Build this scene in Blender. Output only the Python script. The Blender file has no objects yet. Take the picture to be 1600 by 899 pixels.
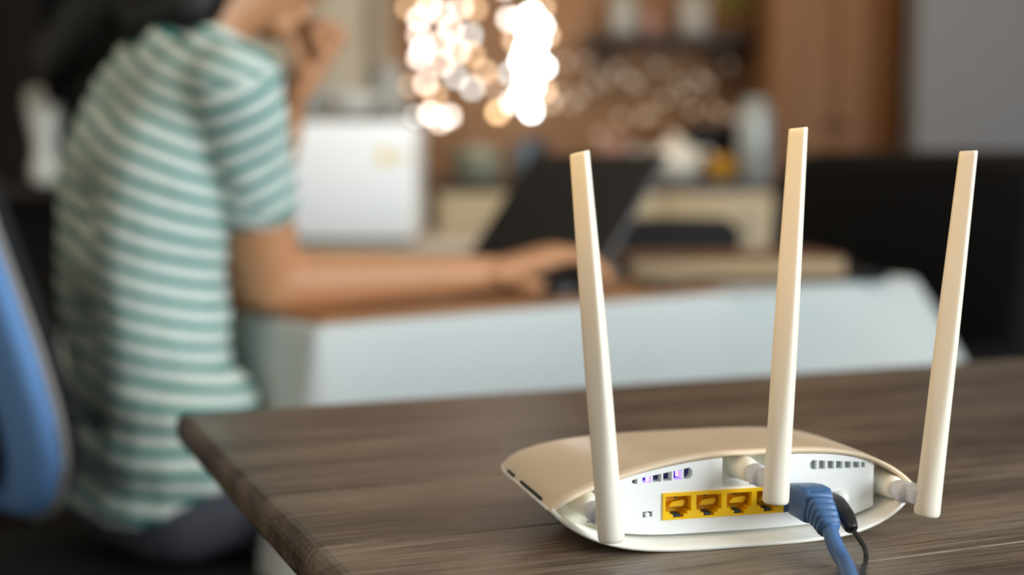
import bpy, bmesh, math, random
from mathutils import Vector, Matrix, noise
from mathutils.geometry import tessellate_polygon
C = bpy.context.scene.collection
R = math.radians
random.seed(7)

# ------------------------------------------------------------------ camera, world, lights, exposure
cam_d = bpy.data.cameras.new('camera'); cam = bpy.data.objects.new('camera', cam_d); C.objects.link(cam)
cam.location = (0, 0, .94); cam.rotation_euler = (R(90 - 5.13), 0, 0)
cam_d.sensor_width = 36; cam_d.lens = 50; cam_d.clip_start = .02
cam_d.dof.use_dof = True; cam_d.dof.focus_distance = .735; cam_d.dof.aperture_fstop = 3.0
bpy.context.scene.camera = cam
sc = bpy.context.scene
sc.view_settings.view_transform = 'Standard'; sc.view_settings.look = 'None'
sc.view_settings.exposure = 0.0; sc.view_settings.gamma = 1.0; sc.view_settings.use_curve_mapping = False
sc.cycles.use_denoising = True
sc.cycles.max_bounces = 6; sc.cycles.sample_clamp_indirect = 4

def lin(c):
    c = c / 255.0
    return c / 12.92 if c <= .04045 else ((c + .055) / 1.055) ** 2.4
def rgb(r, g, b): return (lin(r), lin(g), lin(b), 1)

w = bpy.data.worlds.new('world'); sc.world = w; w.use_nodes = True
w.node_tree.nodes['Background'].inputs[0].default_value = (.90, .95, 1.0, 1)
w.node_tree.nodes['Background'].inputs[1].default_value = .40

def area(name, loc, target, sx, sy, power, col):
    l = bpy.data.lights.new(name, 'AREA'); l.shape = 'RECTANGLE'; l.size = sx; l.size_y = sy
    l.energy = power; l.color = col
    o = bpy.data.objects.new(name, l); C.objects.link(o); o.location = loc
    o.rotation_euler = (Vector(target) - Vector(loc)).to_track_quat('-Z', 'Y').to_euler()
    return o
area('window_daylight', (2.55, -.45, 1.5), (0, .9, .8), 1.9, 1.5, 114, (.90, .97, 1.0))
area('ceiling_lamp_warm', (-1.2, .6, 2.45), (-.3, 1.2, .8), .8, .8, 9, (1.0, .74, .50))
def spotlight(name, loc, target, power, ang, soft, col):
    l = bpy.data.lights.new(name, 'SPOT'); l.energy = power; l.spot_size = R(ang); l.spot_blend = 1; l.shadow_soft_size = soft; l.color = col
    o = bpy.data.objects.new(name, l); C.objects.link(o); o.location = loc
    o.rotation_euler = (Vector(target) - Vector(loc)).to_track_quat('-Z', 'Y').to_euler()
spotlight('pendant_lamp_warm', (-.16, .46, 1.12), (.15, .76, .99), 5.0, 60, .05, (1.0, .58, .17))
area('kitchen_lamp_warm', (.5, 3.3, 2.5), (.4, 4.2, .9), 1.2, .5, 15, (1.0, .74, .48))
spotlight('appliance_fill_spot', (.25, 2.1, 2.6), (-.40, 3.45, .88), 105, 34, .12, (.93, .97, 1))  # added fill spot that brightens the white appliance, no known lamp there

# ------------------------------------------------------------------ materials
def mat(name, col, rough=.5, metal=0, emit=None, estr=0, spec=.5, var=0, scale=20, stretch=(1, 1, 1), bump=0, coat=0, sss=0, sheen=0):
    m = bpy.data.materials.new(name); m.use_nodes = True
    nt = m.node_tree; b = nt.nodes['Principled BSDF']
    b.inputs['Base Color'].default_value = col; b.inputs['Roughness'].default_value = rough
    b.inputs['Metallic'].default_value = metal; b.inputs['Specular IOR Level'].default_value = spec
    b.inputs['Coat Weight'].default_value = coat; b.inputs['Subsurface Weight'].default_value = sss
    b.inputs['Subsurface Scale'].default_value = .01
    b.inputs['Sheen Weight'].default_value = sheen
    if emit: b.inputs['Emission Color'].default_value = emit; b.inputs['Emission Strength'].default_value = estr
    if var or bump:
        tc = nt.nodes.new('ShaderNodeTexCoord'); mp = nt.nodes.new('ShaderNodeMapping')
        mp.inputs['Scale'].default_value = stretch
        n = nt.nodes.new('ShaderNodeTexNoise'); n.inputs['Scale'].default_value = scale; n.inputs['Detail'].default_value = 5
        nt.links.new(tc.outputs['Object'], mp.inputs[0]); nt.links.new(mp.outputs[0], n.inputs['Vector'])
        if var:
            r = nt.nodes.new('ShaderNodeValToRGB')
            r.color_ramp.elements[0].position = .3; r.color_ramp.elements[1].position = .7
            r.color_ramp.elements[0].color = tuple(c * (1 - var) for c in col[:3]) + (1,)
            r.color_ramp.elements[1].color = tuple(min(1, c * (1 + var)) for c in col[:3]) + (1,)
            nt.links.new(n.outputs[0], r.inputs[0]); nt.links.new(r.outputs[0], b.inputs['Base Color'])
        if bump:
            bp = nt.nodes.new('ShaderNodeBump'); bp.inputs['Strength'].default_value = bump; bp.inputs['Distance'].default_value = .002
            nt.links.new(n.outputs[0], bp.inputs['Height']); nt.links.new(bp.outputs[0], b.inputs['Normal'])
    return m

def wood_mat(name, dark, mid, light, rough=.42):
    m = bpy.data.materials.new(name); m.use_nodes = True
    nt = m.node_tree; b = nt.nodes['Principled BSDF']; N = nt.nodes.new; L = nt.links.new
    tc = N('ShaderNodeTexCoord')
    def nz(scale, stretch, detail=6, dist=0.):
        mp = N('ShaderNodeMapping'); mp.inputs['Scale'].default_value = stretch
        n = N('ShaderNodeTexNoise'); n.inputs['Scale'].default_value = scale; n.inputs['Detail'].default_value = detail
        n.inputs['Distortion'].default_value = dist; n.inputs['Roughness'].default_value = .62
        L(tc.outputs['Object'], mp.inputs[0]); L(mp.outputs[0], n.inputs['Vector']); return n
    broad = nz(3.2, (.8, 4.5, 4.5), 4, .6); fine = nz(10, (.7, 40, 16), 8, .2); pore = nz(36, (.5, 18, 10), 3, 0.)
    cross = nz(16, (4.5, 1.1, 1), 3, .4)
    mix = N('ShaderNodeMath'); mix.operation = 'MULTIPLY_ADD'; mix.inputs[1].default_value = .5
    L(fine.outputs[0], mix.inputs[0]); h = N('ShaderNodeMath'); h.operation = 'MULTIPLY'; h.inputs[1].default_value = .5
    L(broad.outputs[0], h.inputs[0]); L(h.outputs[0], mix.inputs[2])
    r = N('ShaderNodeValToRGB'); e = r.color_ramp.elements
    e[0].position = .40; e[0].color = dark; e[1].position = .60; e[1].color = light
    k = r.color_ramp.elements.new(.5); k.color = mid
    L(mix.outputs[0], r.inputs[0])
    pr = N('ShaderNodeMapRange'); pr.inputs[1].default_value = .38; pr.inputs[2].default_value = .50; pr.inputs[3].default_value = .42; pr.inputs[4].default_value = 1.
    L(pore.outputs[0], pr.inputs[0])
    mul = N('ShaderNodeMix'); mul.data_type = 'RGBA'; mul.blend_type = 'MULTIPLY'; mul.inputs[0].default_value = 1
    L(r.outputs[0], mul.inputs[6]); L(pr.outputs[0], mul.inputs[7])
    # pale saw marks across the grain
    cr = N('ShaderNodeMapRange'); cr.inputs[1].default_value = .60; cr.inputs[2].default_value = .70; cr.inputs[3].default_value = 0; cr.inputs[4].default_value = .35
    L(cross.outputs[0], cr.inputs[0])
    m2 = N('ShaderNodeMix'); m2.data_type = 'RGBA'; m2.inputs[7].default_value = light
    L(cr.outputs[0], m2.inputs[0]); L(mul.outputs[2], m2.inputs[6])
    L(m2.outputs[2], b.inputs['Base Color'])
    b.inputs['Roughness'].default_value = rough
    rr = N('ShaderNodeMapRange'); rr.inputs[3].default_value = rough - .1; rr.inputs[4].default_value = rough + .14
    L(fine.outputs[0], rr.inputs[0]); L(rr.outputs[0], b.inputs['Roughness'])
    bp = N('ShaderNodeBump'); bp.inputs['Strength'].default_value = .35; bp.inputs['Distance'].default_value = .0012
    ad = N('ShaderNodeMath'); L(fine.outputs[0], ad.inputs[0]); L(pore.outputs[0], ad.inputs[1])
    L(ad.outputs[0], bp.inputs['Height']); L(bp.outputs[0], b.inputs['Normal'])
    return m

M = {}
M['plastic'] = mat('white_plastic', rgb(243, 240, 229), .36, var=.015, scale=60)
M['shell'] = mat('cream_reflect_plastic', rgb(229, 208, 180), .3, var=.015, scale=12)  # cream plastic with the warm brown reflection worked into its base colour
M['antenna'] = mat('antenna_plastic', rgb(238, 231, 214), .34, var=.01, scale=40)
M['panel'] = mat('panel_plastic', rgb(246, 248, 246), .42, var=.01, scale=60)
M['bay'] = mat('bay_plastic', rgb(244, 241, 226), .45, var=.01, scale=60)
M['knuckle'] = mat('grey_hinge_plastic', rgb(214, 218, 226), .4)
M['dark_slot'] = mat('dark_slot', rgb(40, 42, 42), .6)
M['vent_grey'] = mat('vent_light_grey_green', rgb(150, 166, 158), .6, var=.15, scale=900, stretch=(1, 1, 1))  # whitish vent plate, grey-green light put into its colour
M['vent_purple'] = mat('vent_glow_violet', rgb(70, 62, 120), .5, var=.3, scale=160)  # dark vent plate, the LED's violet glow put into its colour
M['led'] = mat('violet_led', rgb(150, 120, 235), .4, emit=rgb(150, 110, 245), estr=5)
M['yellow'] = mat('yellow_plastic', rgb(255, 200, 0), .4, var=.04, scale=80)
M['gold'] = mat('socket_contacts', rgb(240, 176, 6), .4)
M['pit'] = mat('socket_pit', rgb(44, 60, 58), .6)
M['blue'] = mat('blue_cable_plastic', rgb(66, 104, 152), .45, var=.03, scale=50)
M['bluedk'] = mat('blue_connector', rgb(44, 78, 122), .4)
M['black'] = mat('black_rubber', rgb(22, 22, 22), .42, var=.05, scale=60)
M['wood'] = wood_mat('brown_board_wood', rgb(58, 46, 37), rgb(98, 81, 66), rgb(136, 120, 102), .32)
M['metal_blk'] = mat('black_metal', rgb(28, 28, 28), .4, metal=.6, var=.1)
M['cloth'] = mat('white_cloth', rgb(200, 206, 205), .85, var=.02, scale=9, bump=.1)
M['tablewood'] = mat('plain_table_wood', rgb(150, 120, 90), .5, var=.15, scale=8, stretch=(1, 8, 8))
M['skin'] = mat('skin', rgb(202, 146, 104), .5, var=.05, scale=14, sss=.12)
M['hair'] = mat('black_hair', rgb(14, 11, 10), .42, var=.3, scale=80, stretch=(6, 6, .6), bump=.5)
M['trouser'] = mat('grey_trouser_cloth', rgb(84, 84, 94), .9, var=.1, scale=14, bump=.2)
M['shoe'] = mat('shoe_leather', rgb(40, 38, 38), .5, var=.1)
M['eye'] = mat('eye_white', rgb(235, 232, 226), .2); M['iris'] = mat('iris', rgb(45, 28, 18), .2)
M['lip'] = mat('lip_skin', rgb(180, 104, 92), .45)
M['chairblue'] = mat('blue_chair_fabric', rgb(104, 148, 204), .85, var=.06, scale=300, bump=.2)
M['chairtrim'] = mat('grey_piping', rgb(150, 146, 140), .7)
M['navy'] = mat('navy_fabric', rgb(28, 36, 56), .9, var=.1, scale=200)
M['blackfab'] = mat('black_fabric', rgb(16, 15, 16), .85, var=.15, scale=160, bump=.3)
M['blackleather'] = mat('black_leather', rgb(10, 8, 9), .7, spec=.2, var=.1, scale=60, bump=.15)
M['laptop'] = mat('dark_laptop_shell', rgb(58, 56, 56), .4, metal=.2)
M['screen'] = mat('dark_screen', rgb(58, 55, 53), .4)
M['keys'] = mat('key_caps', rgb(24, 24, 25), .5)
M['edge'] = mat('laptop_edge', rgb(120, 120, 120), .4, metal=.4)
M['board'] = mat('warm_wood_board', rgb(162, 114, 74), .5, var=.12, scale=7, stretch=(1, 9, 9))
M['tan'] = mat('tan_card', rgb(186, 158, 122), .7, var=.06, scale=10)
M['kraft'] = mat('taupe_card', rgb(176, 164, 146), .8, var=.05, scale=10)
M['brownleather'] = mat('brown_cover', rgb(120, 82, 54), .6, var=.12, scale=30)
M['pages'] = mat('paper_pages', rgb(170, 148, 116), .8, var=.08, scale=400, stretch=(.2, .2, 5))
M['paper'] = mat('white_paper', rgb(214, 210, 202), .8, var=.03)
M['phone'] = mat('dark_glass', rgb(60, 64, 80), .15)
M['fridge'] = mat('white_enamel', rgb(242, 244, 243), .3, var=.01, scale=5)
M['fridgetop'] = mat('grey_top', rgb(116, 110, 106), .5, var=.05)
M['sticker'] = mat('yellow_sticker', rgb(246, 208, 92), .5); M['sticker2'] = mat('pale_sticker', rgb(240, 226, 180), .5)
M['darkwood'] = mat('dark_cabinet_wood', rgb(44, 33, 27), .5, var=.2, scale=6, stretch=(7, 7, .8))
M['wallbrown'] = mat('brown_wall', rgb(142, 106, 76), .8, var=.16, scale=7, bump=.3)
M['wallgrey'] = mat('grey_wall', rgb(132, 132, 135), .9, var=.02, scale=3)
M['wallcream'] = mat('cream_wall', rgb(214, 206, 186), .9, var=.02, scale=3)
M['ceil'] = mat('ceiling_paint', rgb(228, 224, 214), .9, var=.01)
M['floor'] = mat('dark_floor', rgb(52, 44, 38), .5, var=.15, scale=5, stretch=(1, 8, 1))
M['cupboard'] = mat('brown_cupboard', rgb(126, 86, 50), .6, var=.1, scale=4, stretch=(7, 7, .8))
M['cream'] = mat('cream_cabinet', rgb(200, 184, 152), .5, var=.02)
M['worktop'] = mat('dark_worktop', rgb(58, 46, 38), .35, var=.15, scale=20)
M['ceramic'] = mat('white_ceramic', rgb(240, 238, 228), .3, var=.02)
M['greygreen'] = mat('grey_green_enamel', rgb(150, 156, 138), .4, var=.04)
M['palegreen'] = mat('pale_green_ceramic', rgb(170, 184, 150), .4, var=.04)
M['pink'] = mat('dusty_pink_ceramic', rgb(160, 120, 108), .5, var=.05)
M['greyc'] = mat('grey_ceramic', rgb(160, 158, 150), .5, var=.05)
M['bluegrey'] = mat('blue_grey_glaze', rgb(96, 112, 126), .3, var=.06)
M['navyc'] = mat('navy_glaze', rgb(34, 44, 60), .4, var=.06)
M['amber'] = mat('yellow_peel', rgb(190, 138, 22), .45, var=.06, scale=90)
M['leaf'] = mat('leaf_green', rgb(96, 112, 24), .5, var=.15)
M['silver'] = mat('pale_steel', rgb(176, 184, 184), .35, metal=.3, var=.03)
M['cord'] = mat('brown_cord', rgb(70, 52, 38), .6, var=.05)
for k, c, s in (('w', (1, .90, .80, 1), 9), ('p', (1, .80, .66, 1), 8), ('g', (.86, .93, .90, 1), 5), ('W', (.95, 1, .97, 1), 26),
                ('o', (1, .60, .30, 1), 4.5), ('O', (1, .62, .30, 1), 9), ('d', (.9, .55, .32, 1), 2.0), ('x', (.8, .48, .22, 1), .24)):  # x glows for the added reflection spots on the wall
    M['bulb_' + k] = mat('bulb_glow_' + k, (.9, .85, .8, 1), .3, emit=c, estr=s)

# ------------------------------------------------------------------ builders
def empty(name, loc=(0, 0, 0), rz=0, label=None, cat=None, group=None):
    o = bpy.data.objects.new(name, None); C.objects.link(o); o.location = loc; o.rotation_euler = (0, 0, rz)
    o.empty_display_size = .05
    tag(o, label, cat, group); return o
def tag(o, label=None, cat=None, group=None, kind=None):
    if label: o['label'] = label
    if cat: o['category'] = cat
    if group: o['group'] = group
    if kind: o['kind'] = kind
    return o

class MB:
    def __init__(s): s.v = []; s.f = []; s.sm = []
    def add(s, vs, fs, smooth=True):
        n = len(s.v); s.v += [tuple(v) for v in vs]
        for f in fs: s.f.append(tuple(i + n for i in f)); s.sm.append(smooth)
        return s
    def box(s, c, d, bev=0, rot=None, seg=2):
        bm = bmesh.new(); bmesh.ops.create_cube(bm, size=1)
        for v in bm.verts: v.co = Vector((v.co.x * d[0], v.co.y * d[1], v.co.z * d[2]))
        if bev: bmesh.ops.bevel(bm, geom=bm.edges[:], offset=bev, segments=seg, affect='EDGES', profile=.5)
        if rot: bm.transform(rot.to_4x4() if len(rot) == 3 else rot)
        bmesh.ops.translate(bm, verts=bm.verts, vec=Vector(c))
        bm.verts.index_update(); s.add([v.co for v in bm.verts], [[v.index for v in f.verts] for f in bm.faces], bool(bev)); bm.free(); return s
    def loft(s, rings, cap0=True, cap1=True, smooth=True, closed=True):
        n = len(rings[0]); vs = [p for r in rings for p in r]; fs = []
        for i in range(len(rings) - 1):
            for j in range(n if closed else n - 1):
                k = (j + 1) % n; fs.append((i * n + j, i * n + k, (i + 1) * n + k, (i + 1) * n + j))
        if cap0: fs.append(tuple(range(n))[::-1])
        if cap1: fs.append(tuple((len(rings) - 1) * n + j for j in range(n)))
        return s.add(vs, fs, smooth)
    def lathe(s, prof, c=(0, 0, 0), n=24, axis=None, cap=True):
        q = Vector((0, 0, 1)).rotation_difference(Vector(axis).normalized()) if axis else None
        rings = []
        for r, z in prof:
            ring = []
            for i in range(n):
                p = Vector((r * math.cos(2 * math.pi * i / n), r * math.sin(2 * math.pi * i / n), z))
                if q: p = q @ p
                ring.append(p + Vector(c))
            rings.append(ring)
        return s.loft(rings, cap, cap)
    def tube(s, pts, rad, n=10, sub=6, flat=None):
        P = [Vector(p) for p in pts]; rr = rad if isinstance(rad, (list, tuple)) else [rad] * len(P)
        path = []; rs = []
        for i in range(len(P) - 1):
            p0, p1, p2, p3 = P[max(i - 1, 0)], P[i], P[i + 1], P[min(i + 2, len(P) - 1)]
            for k in range(sub):
                t = k / sub
                path.append(.5 * ((2 * p1) + (p2 - p0) * t + (2 * p0 - 5 * p1 + 4 * p2 - p3) * t * t + (3 * p1 - p0 - 3 * p2 + p3) * t ** 3))
                rs.append(rr[i] + (rr[i + 1] - rr[i]) * t)
        path.append(P[-1]); rs.append(rr[-1])
        up = Vector((0, 0, 1)) if abs((path[1] - path[0]).normalized().z) < .9 else Vector((1, 0, 0))
        rings = []; nrm = None
        for i, p in enumerate(path):
            t = (path[min(i + 1, len(path) - 1)] - path[max(i - 1, 0)]).normalized()
            if nrm is None: nrm = (up - t * up.dot(t)).normalized()
            nrm = (nrm - t * nrm.dot(t)).normalized(); bn = t.cross(nrm)
            fx, fy = flat or (1, 1)
            rings.append([p + nrm * rs[i] * fx * math.cos(2 * math.pi * j / n) + bn * rs[i] * fy * math.sin(2 * math.pi * j / n) for j in range(n)])
        return s.loft(rings)
    def sphere(s, c, r, n=16, m=10, sc_=(1, 1, 1)):
        rings = []
        for i in range(1, m):
            a = math.pi * i / m
            rings.append([Vector(c) + Vector((r * sc_[0] * math.sin(a) * math.cos(2 * math.pi * j / n), r * sc_[1] * math.sin(a) * math.sin(2 * math.pi * j / n), -r * sc_[2] * math.cos(a))) for j in range(n)])
        return s.loft(rings)
    def prism(s, poly, holes, y0, y1, cap_back=False):
        """plate in local x-z with through holes, from y0 (front) to y1"""
        loops = [poly] + holes
        tri = tessellate_polygon([[Vector((p[0], p[1], 0)) for p in l] for l in loops])
        flat = [p for l in loops for p in l]
        s.add([(p[0], y0, p[1]) for p in flat], [t for t in tri], False)
        if cap_back: s.add([(p[0], y1, p[1]) for p in flat], [t[::-1] for t in tri], False)
        for l in loops:
            n = len(l)
            s.add([(p[0], y0, p[1]) for p in l] + [(p[0], y1, p[1]) for p in l], [(i, (i + 1) % n, n + (i + 1) % n, n + i) for i in range(n)], False)
        return s
    def mesh(s, name, m):
        me = bpy.data.meshes.new(name); me.from_pydata(s.v, [], s.f)
        me.polygons.foreach_set('use_smooth', s.sm); me.materials.append(m)
        bm = bmesh.new(); bm.from_mesh(me); bmesh.ops.recalc_face_normals(bm, faces=bm.faces); bm.to_mesh(me); bm.free()
        return me
    def build(s, name, m, parent=None, loc=None, label=None, kind=None):
        o = bpy.data.objects.new(name, s.mesh(name, m)); C.objects.link(o)
        if parent: o.parent = parent
        if loc: o.location = loc
        if label: o['label'] = label
        if kind: o['kind'] = kind
        return o
def copy_of(o, parent, loc=None):
    c = o.copy(); C.objects.link(c); c.parent = parent
    if loc is not None: c.location = loc
    return c
def struct(name, mb, m):
    return mb.build(name, m, kind='structure')

# ------------------------------------------------------------------ room
struct('floor', MB().box((0, 1.6, -.05), (6.4, 7.2, .1)), M['floor'])
struct('ceiling', MB().box((0, 1.6, 2.75), (6.4, 7.2, .1)), M['ceil'])
struct('wall_back', MB().box((0, 4.85, 1.35), (6.4, .1, 2.7)), M['wallbrown'])
struct('wall_left', MB().box((-3.05, 1.6, 1.35), (.1, 6.4, 2.7)), M['wallcream'])
wr = MB()
wr.box((2.75, 3.2, 1.35), (.1, 3.2, 2.7)); wr.box((2.75, -1.75, 1.35), (.1, .5, 2.7))
wr.box((2.75, .05, .4), (.1, 3.1, .8)); wr.box((2.75, .05, 2.5), (.1, 3.1, .4))
struct('wall_right', wr, M['wallgrey'])
struct('wall_partition', MB().box((1.95, 4.2, 1.35), (1.56, .14, 2.7)), M['wallgrey'])
dr = MB(); dr.box((-.77, 4.77, 1.1), (.62, .05, 2.2)); struct('door_1', dr, M['wallcream'])
df = MB(); df.box((-1.11, 4.76, 1.12), (.06, .09, 2.24)); df.box((-.43, 4.76, 1.12), (.06, .09, 2.24)); df.box((-.77, 4.76, 2.24), (.73, .09, .06))
struct('trim_1', df, M['kraft'])
struct('baseboard_back', MB().box((0, 4.79, .05), (5.6, .02, .1)), M['darkwood'])

# ------------------------------------------------------------------ brown table in front
TC = (-.2669, 1.1163, 0); TR = R(22.1)
tbl = empty('wooden_table', TC, TR, 'large brown wood-grain table in front carrying the white router', 'table')
TOP, TH, TLEN, TDEP = .74, .024, 1.42, .76
joints = [0, .0495, .176, .303, .430, .557, .684, TDEP]
for i in range(7):
    y1, y0 = -joints[i] - (.0004 if i else 0), -joints[i + 1] + (.0004 if i < 6 else 0)
    bm = bmesh.new(); bmesh.ops.create_cube(bm, size=1)
    for v in bm.verts: v.co = Vector(((v.co.x + .5) * TLEN, y0 + (v.co.y + .5) * (y1 - y0), TOP - TH / 2 + v.co.z * TH))
    ends = [e for e in bm.edges if all(v.co.z > TOP - .001 for v in e.verts) and (abs(e.verts[0].co.x - e.verts[1].co.x) < 1e-5)]
    rim = [e for e in bm.edges if all(v.co.z > TOP - .001 for v in e.verts) and ((i == 0 and all(abs(v.co.y) < 1e-5 for v in e.verts)) or (i == 6 and all(v.co.y < -TDEP + 1e-4 for v in e.verts)))]
    low = [e for e in bm.edges if all(v.co.z < TOP - TH + .001 for v in e.verts) and (abs(e.verts[0].co.x - e.verts[1].co.x) < 1e-5)]
    bmesh.ops.bevel(bm, geom=ends + rim, offset=.009, segments=4, affect='EDGES', profile=.5)
    lows = [e for e in bm.edges if all(v.co.z < TOP - TH + .001 for v in e.verts) and abs(e.verts[0].co.x - e.verts[1].co.x) < 1e-5]
    bmesh.ops.bevel(bm, geom=lows, offset=.005, segments=2, affect='EDGES', profile=.5)
    longs = [e for e in bm.edges if len(e.link_faces) == 2 and all(v.co.z > TOP - .0001 for v in e.verts) and abs(e.verts[0].co.y - e.verts[1].co.y) < 1e-5 and abs(e.verts[0].co.x - e.verts[1].co.x) > .5 and e.calc_face_angle(0) > 1]
    bmesh.ops.bevel(bm, geom=longs, offset=.0007, segments=1, affect='EDGES')
    me = bpy.data.meshes.new('plank'); bm.to_mesh(me); bm.free(); me.materials.append(M['wood'])
    o = bpy.data.objects.new('plank', me); C.objects.link(o); o.parent = tbl
for x, y in ((.12, -.1), (TLEN - .12, -.1), (.12, -TDEP + .1), (TLEN - .12, -TDEP + .1)):
    MB().box((x, y, (TOP - TH - .045) / 2), (.05, .05, TOP - TH - .045), .004).build('leg', M['metal_blk'], tbl)
ap = MB(); ap.box((TLEN / 2, -.1, TOP - TH - .022), (TLEN - .2, .03, .044)); ap.box((TLEN / 2, -TDEP + .1, TOP - TH - .022), (TLEN - .2, .03, .044))
ap.box((.12, -TDEP / 2, TOP - TH - .022), (.03, TDEP - .23, .044)); ap.box((TLEN - .12, -TDEP / 2, TOP - TH - .022), (.03, TDEP - .23, .044))
ap.build('frame', M['metal_blk'], tbl)

# ------------------------------------------------------------------ router
RO = (.12095, .72136, .74); RT = R(14.5)
rt = empty('wifi_router', RO, RT, 'white three-antenna router with yellow sockets on the brown table', 'router')
HW, ZT, ZH = .1030, .0236, .0470
def top_z(x, s=1, h=ZH, pw=.80): u = min(1, abs(x) / (HW * s)); return ZT + (h - ZT) * (1 - u ** ((1.75 if x < 0 else 4.2) + 4 * (.8 - pw))) ** pw
def bot_z(x, s=1, l=0): u = min(1, abs(x) / (HW * s)); return ZT - (ZT - l) * (1 - u ** 4) ** .85
NX = 40
xs_ = [-math.cos(math.pi * i / NX) for i in range(NX + 1)]
stations = []
D = .154
for i in range(26):
    t = i / 25; y = D * (1 - (1 - t) ** 1.6) if t < 1 else D
    k = max(0, (y - .086) / (D - .086))
    s = max(.02, (1 - k ** 3.3) ** (1 / 2.8)) if k < 1 else .02
    h = ZH - .0115 * (y / D) ** 1.6; l = .0 + .010 * (y / D) ** 2
    if k > 0: h = ZT + (h - ZT) * (1 - k ** 5) ** .6 if k < 1 else ZT + .0004; l = ZT - (ZT - l) * (1 - k ** 5) ** .6 if k < 1 else ZT - .0004
    stations.append((y, s, h, l))
def lip_y(z): return .0175 * max(0, min(1, z / .046))
def shell(upper):
    rings = []
    for (y, s, h, l) in stations:
        ring = []
        for x in xs_:
            X = x * HW * s
            z = top_z(X, s, h, .80 - .32 * (y / D)) if upper else bot_z(X, s, l)
            yy = y + lip_y(z) * max(0, 1 - y / .05)
            ring.append((X, yy, z))
        rings.append(ring)
    return rings
def inset(ring, upper, d):
    out = []
    n = len(ring)
    for i in range(n):
        a, b = Vector(ring[max(i - 1, 0)]), Vector(ring[min(i + 1, n - 1)])
        t = (b - a); t.y = 0; t.normalize(); nn = Vector((-t.z, 0, t.x))
        if upper: nn = -nn
        p = Vector(ring[i]) + nn * d
        out.append(p)
    return out
for up, nm in ((True, 'top_shell'), (False, 'bottom_shell')):
    rg = shell(up)
    lip = inset(rg[0], up, .0024)
    lipo = [Vector(p) + Vector((0, -.0008, 0)) for p in inset(rg[0], up, .0010)]
    inner = [Vector((p.x, .034, p.z)) for p in inset(rg[0], up, .0026)]
    MB().loft([inner, lip, lipo] + rg, False, False, True, False).build(nm, M['shell'] if up else M['plastic'], rt)
# pale rim where the two shells meet, and slits in it at the left side
def side_path(y0, y1, n=10, out=.0): 
    pts = []
    for i in range(n):
        y = y0 + (y1 - y0) * i / (n - 1)
        k = max(0, (y - .086) / (D - .086)); s = max(.02, (1 - k ** 3.3) ** (1 / 2.8))
        pts.append((HW * s + out, y, ZT))
    return pts
rim = [(-x, y, z) for x, y, z in side_path(.012, .1525, 26)] + [(x, y, z) for x, y, z in side_path(.012, .1525, 26)][::-1]
MB().tube(rim, .0009, 8, 2).build('rim_seam', M['plastic'], rt)
for a, b2 in ((.026, .066), (.082, .094)):
    MB().tube([(-x, y, z + .0024) for x, y, z in side_path(a, b2, 8, -.0002)], .0008, 6, 2).build('side_vent', M['dark_slot'], rt)
# recessed rear
def inner_outline(y=None, d=.0026, n=NX):
    up = inset(shell(True)[0], True, d); lo = inset(shell(False)[0], False, d)
    return [(p.x, p.z) for p in up[1:-1]], [(p.x, p.z) for p in lo[1:-1]]
upo, loo = inner_outline(d=.0036)
upo, loo = inner_outline(d=.0025)
outline = upo + loo[::-1]
MB().prism(outline, [], .0300, .031).build('rear_bay', M['bay'], rt)
def run(fn, x0, x1, n=14): return [(x0 + (x1 - x0) * i / n, fn(x0 + (x1 - x0) * i / n)) for i in range(n + 1)]
ft = lambda x: top_z(x) - .0029
fb = lambda x: bot_z(x) + .0048
XL, XR = -.0680, .0815
NL, NR, NZ = -.0065, .0265, .0285
PX0, PX1, PZ0, PZ1 = -.0398, .0285, .0130, .0272
pn = MB(); YF, YB = .0165, .0290
def plate(poly, hole=None): pn.prism(poly, [hole] if hole else [], YF, YB)
def slot_row(x_start, x_end, slots):
    """panel strip above the sockets with open slots, each slot = (bottom chain, top chain) from left to right"""
    x = x_start
    for bot, topc in slots:
        x0, x1 = bot[0][0], bot[-1][0]
        plate([(x, PZ1), (x0, PZ1)] + run(ft, x, x0, 3)[::-1])
        plate([(x0, PZ1), (x1, PZ1)] + bot[::-1]); plate(topc + run(ft, x0, x1, 2)[::-1]); x = x1
    plate([(x, PZ1), (x_end, PZ1)] + run(ft, x, x_end, 8)[::-1])
sl = []
for k in range(6):                                                    # left vent, growing to the right
    x0 = -.0566 + k * .0057; x1 = x0 + (.0048 if k else .0030)
    zt = lambda x: .0350 + (x + .058) * .145
    zb = lambda x: .0328 + (x + .058) * .035
    if k == 5: sl.append(([(x0, zb(x0)), (x1 - .0016, zb(x1)), (x1, zb(x1) + .0016)], [(x0, zt(x0)), (x1 - .0016, zt(x1)), (x1, zt(x1) - .0016)]))
    elif k == 0: sl.append(([(x0, zb(x0) + .0007), (x0 + .0008, zb(x0)), (x1, zb(x1))], [(x0, zt(x0) - .0007), (x0 + .0008, zt(x0)), (x1, zt(x1))]))
    else: sl.append(([(x0, zb(x0)), (x1, zb(x1))], [(x0, zt(x0)), (x1, zt(x1))]))
slot_row(XL, NL, sl); sl = []
for k in range(7):
    x0 = .0438 + k * .00505; x1 = x0 + (.0040 if k < 6 else .0022)
    zt = lambda x: .0402 - (x - .0436) * .085
    zb = lambda x: .0350 - (x - .0436) * .016
    if k == 0: sl.append(([(x0, zb(x0) + .0015), (x0 + .0015, zb(x0)), (x1, zb(x1))], [(x0, zt(x0) - .0015), (x0 + .0015, zt(x0)), (x1, zt(x1))]))
    else: sl.append(([(x0, zb(x0)), (x1, zb(x1))], [(x0, zt(x0)), (x1, zt(x1))]))
slot_row(NR, XR, sl)
plate([(NL, PZ1), (NR, PZ1), (NR, NZ), (NL, NZ)])
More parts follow.
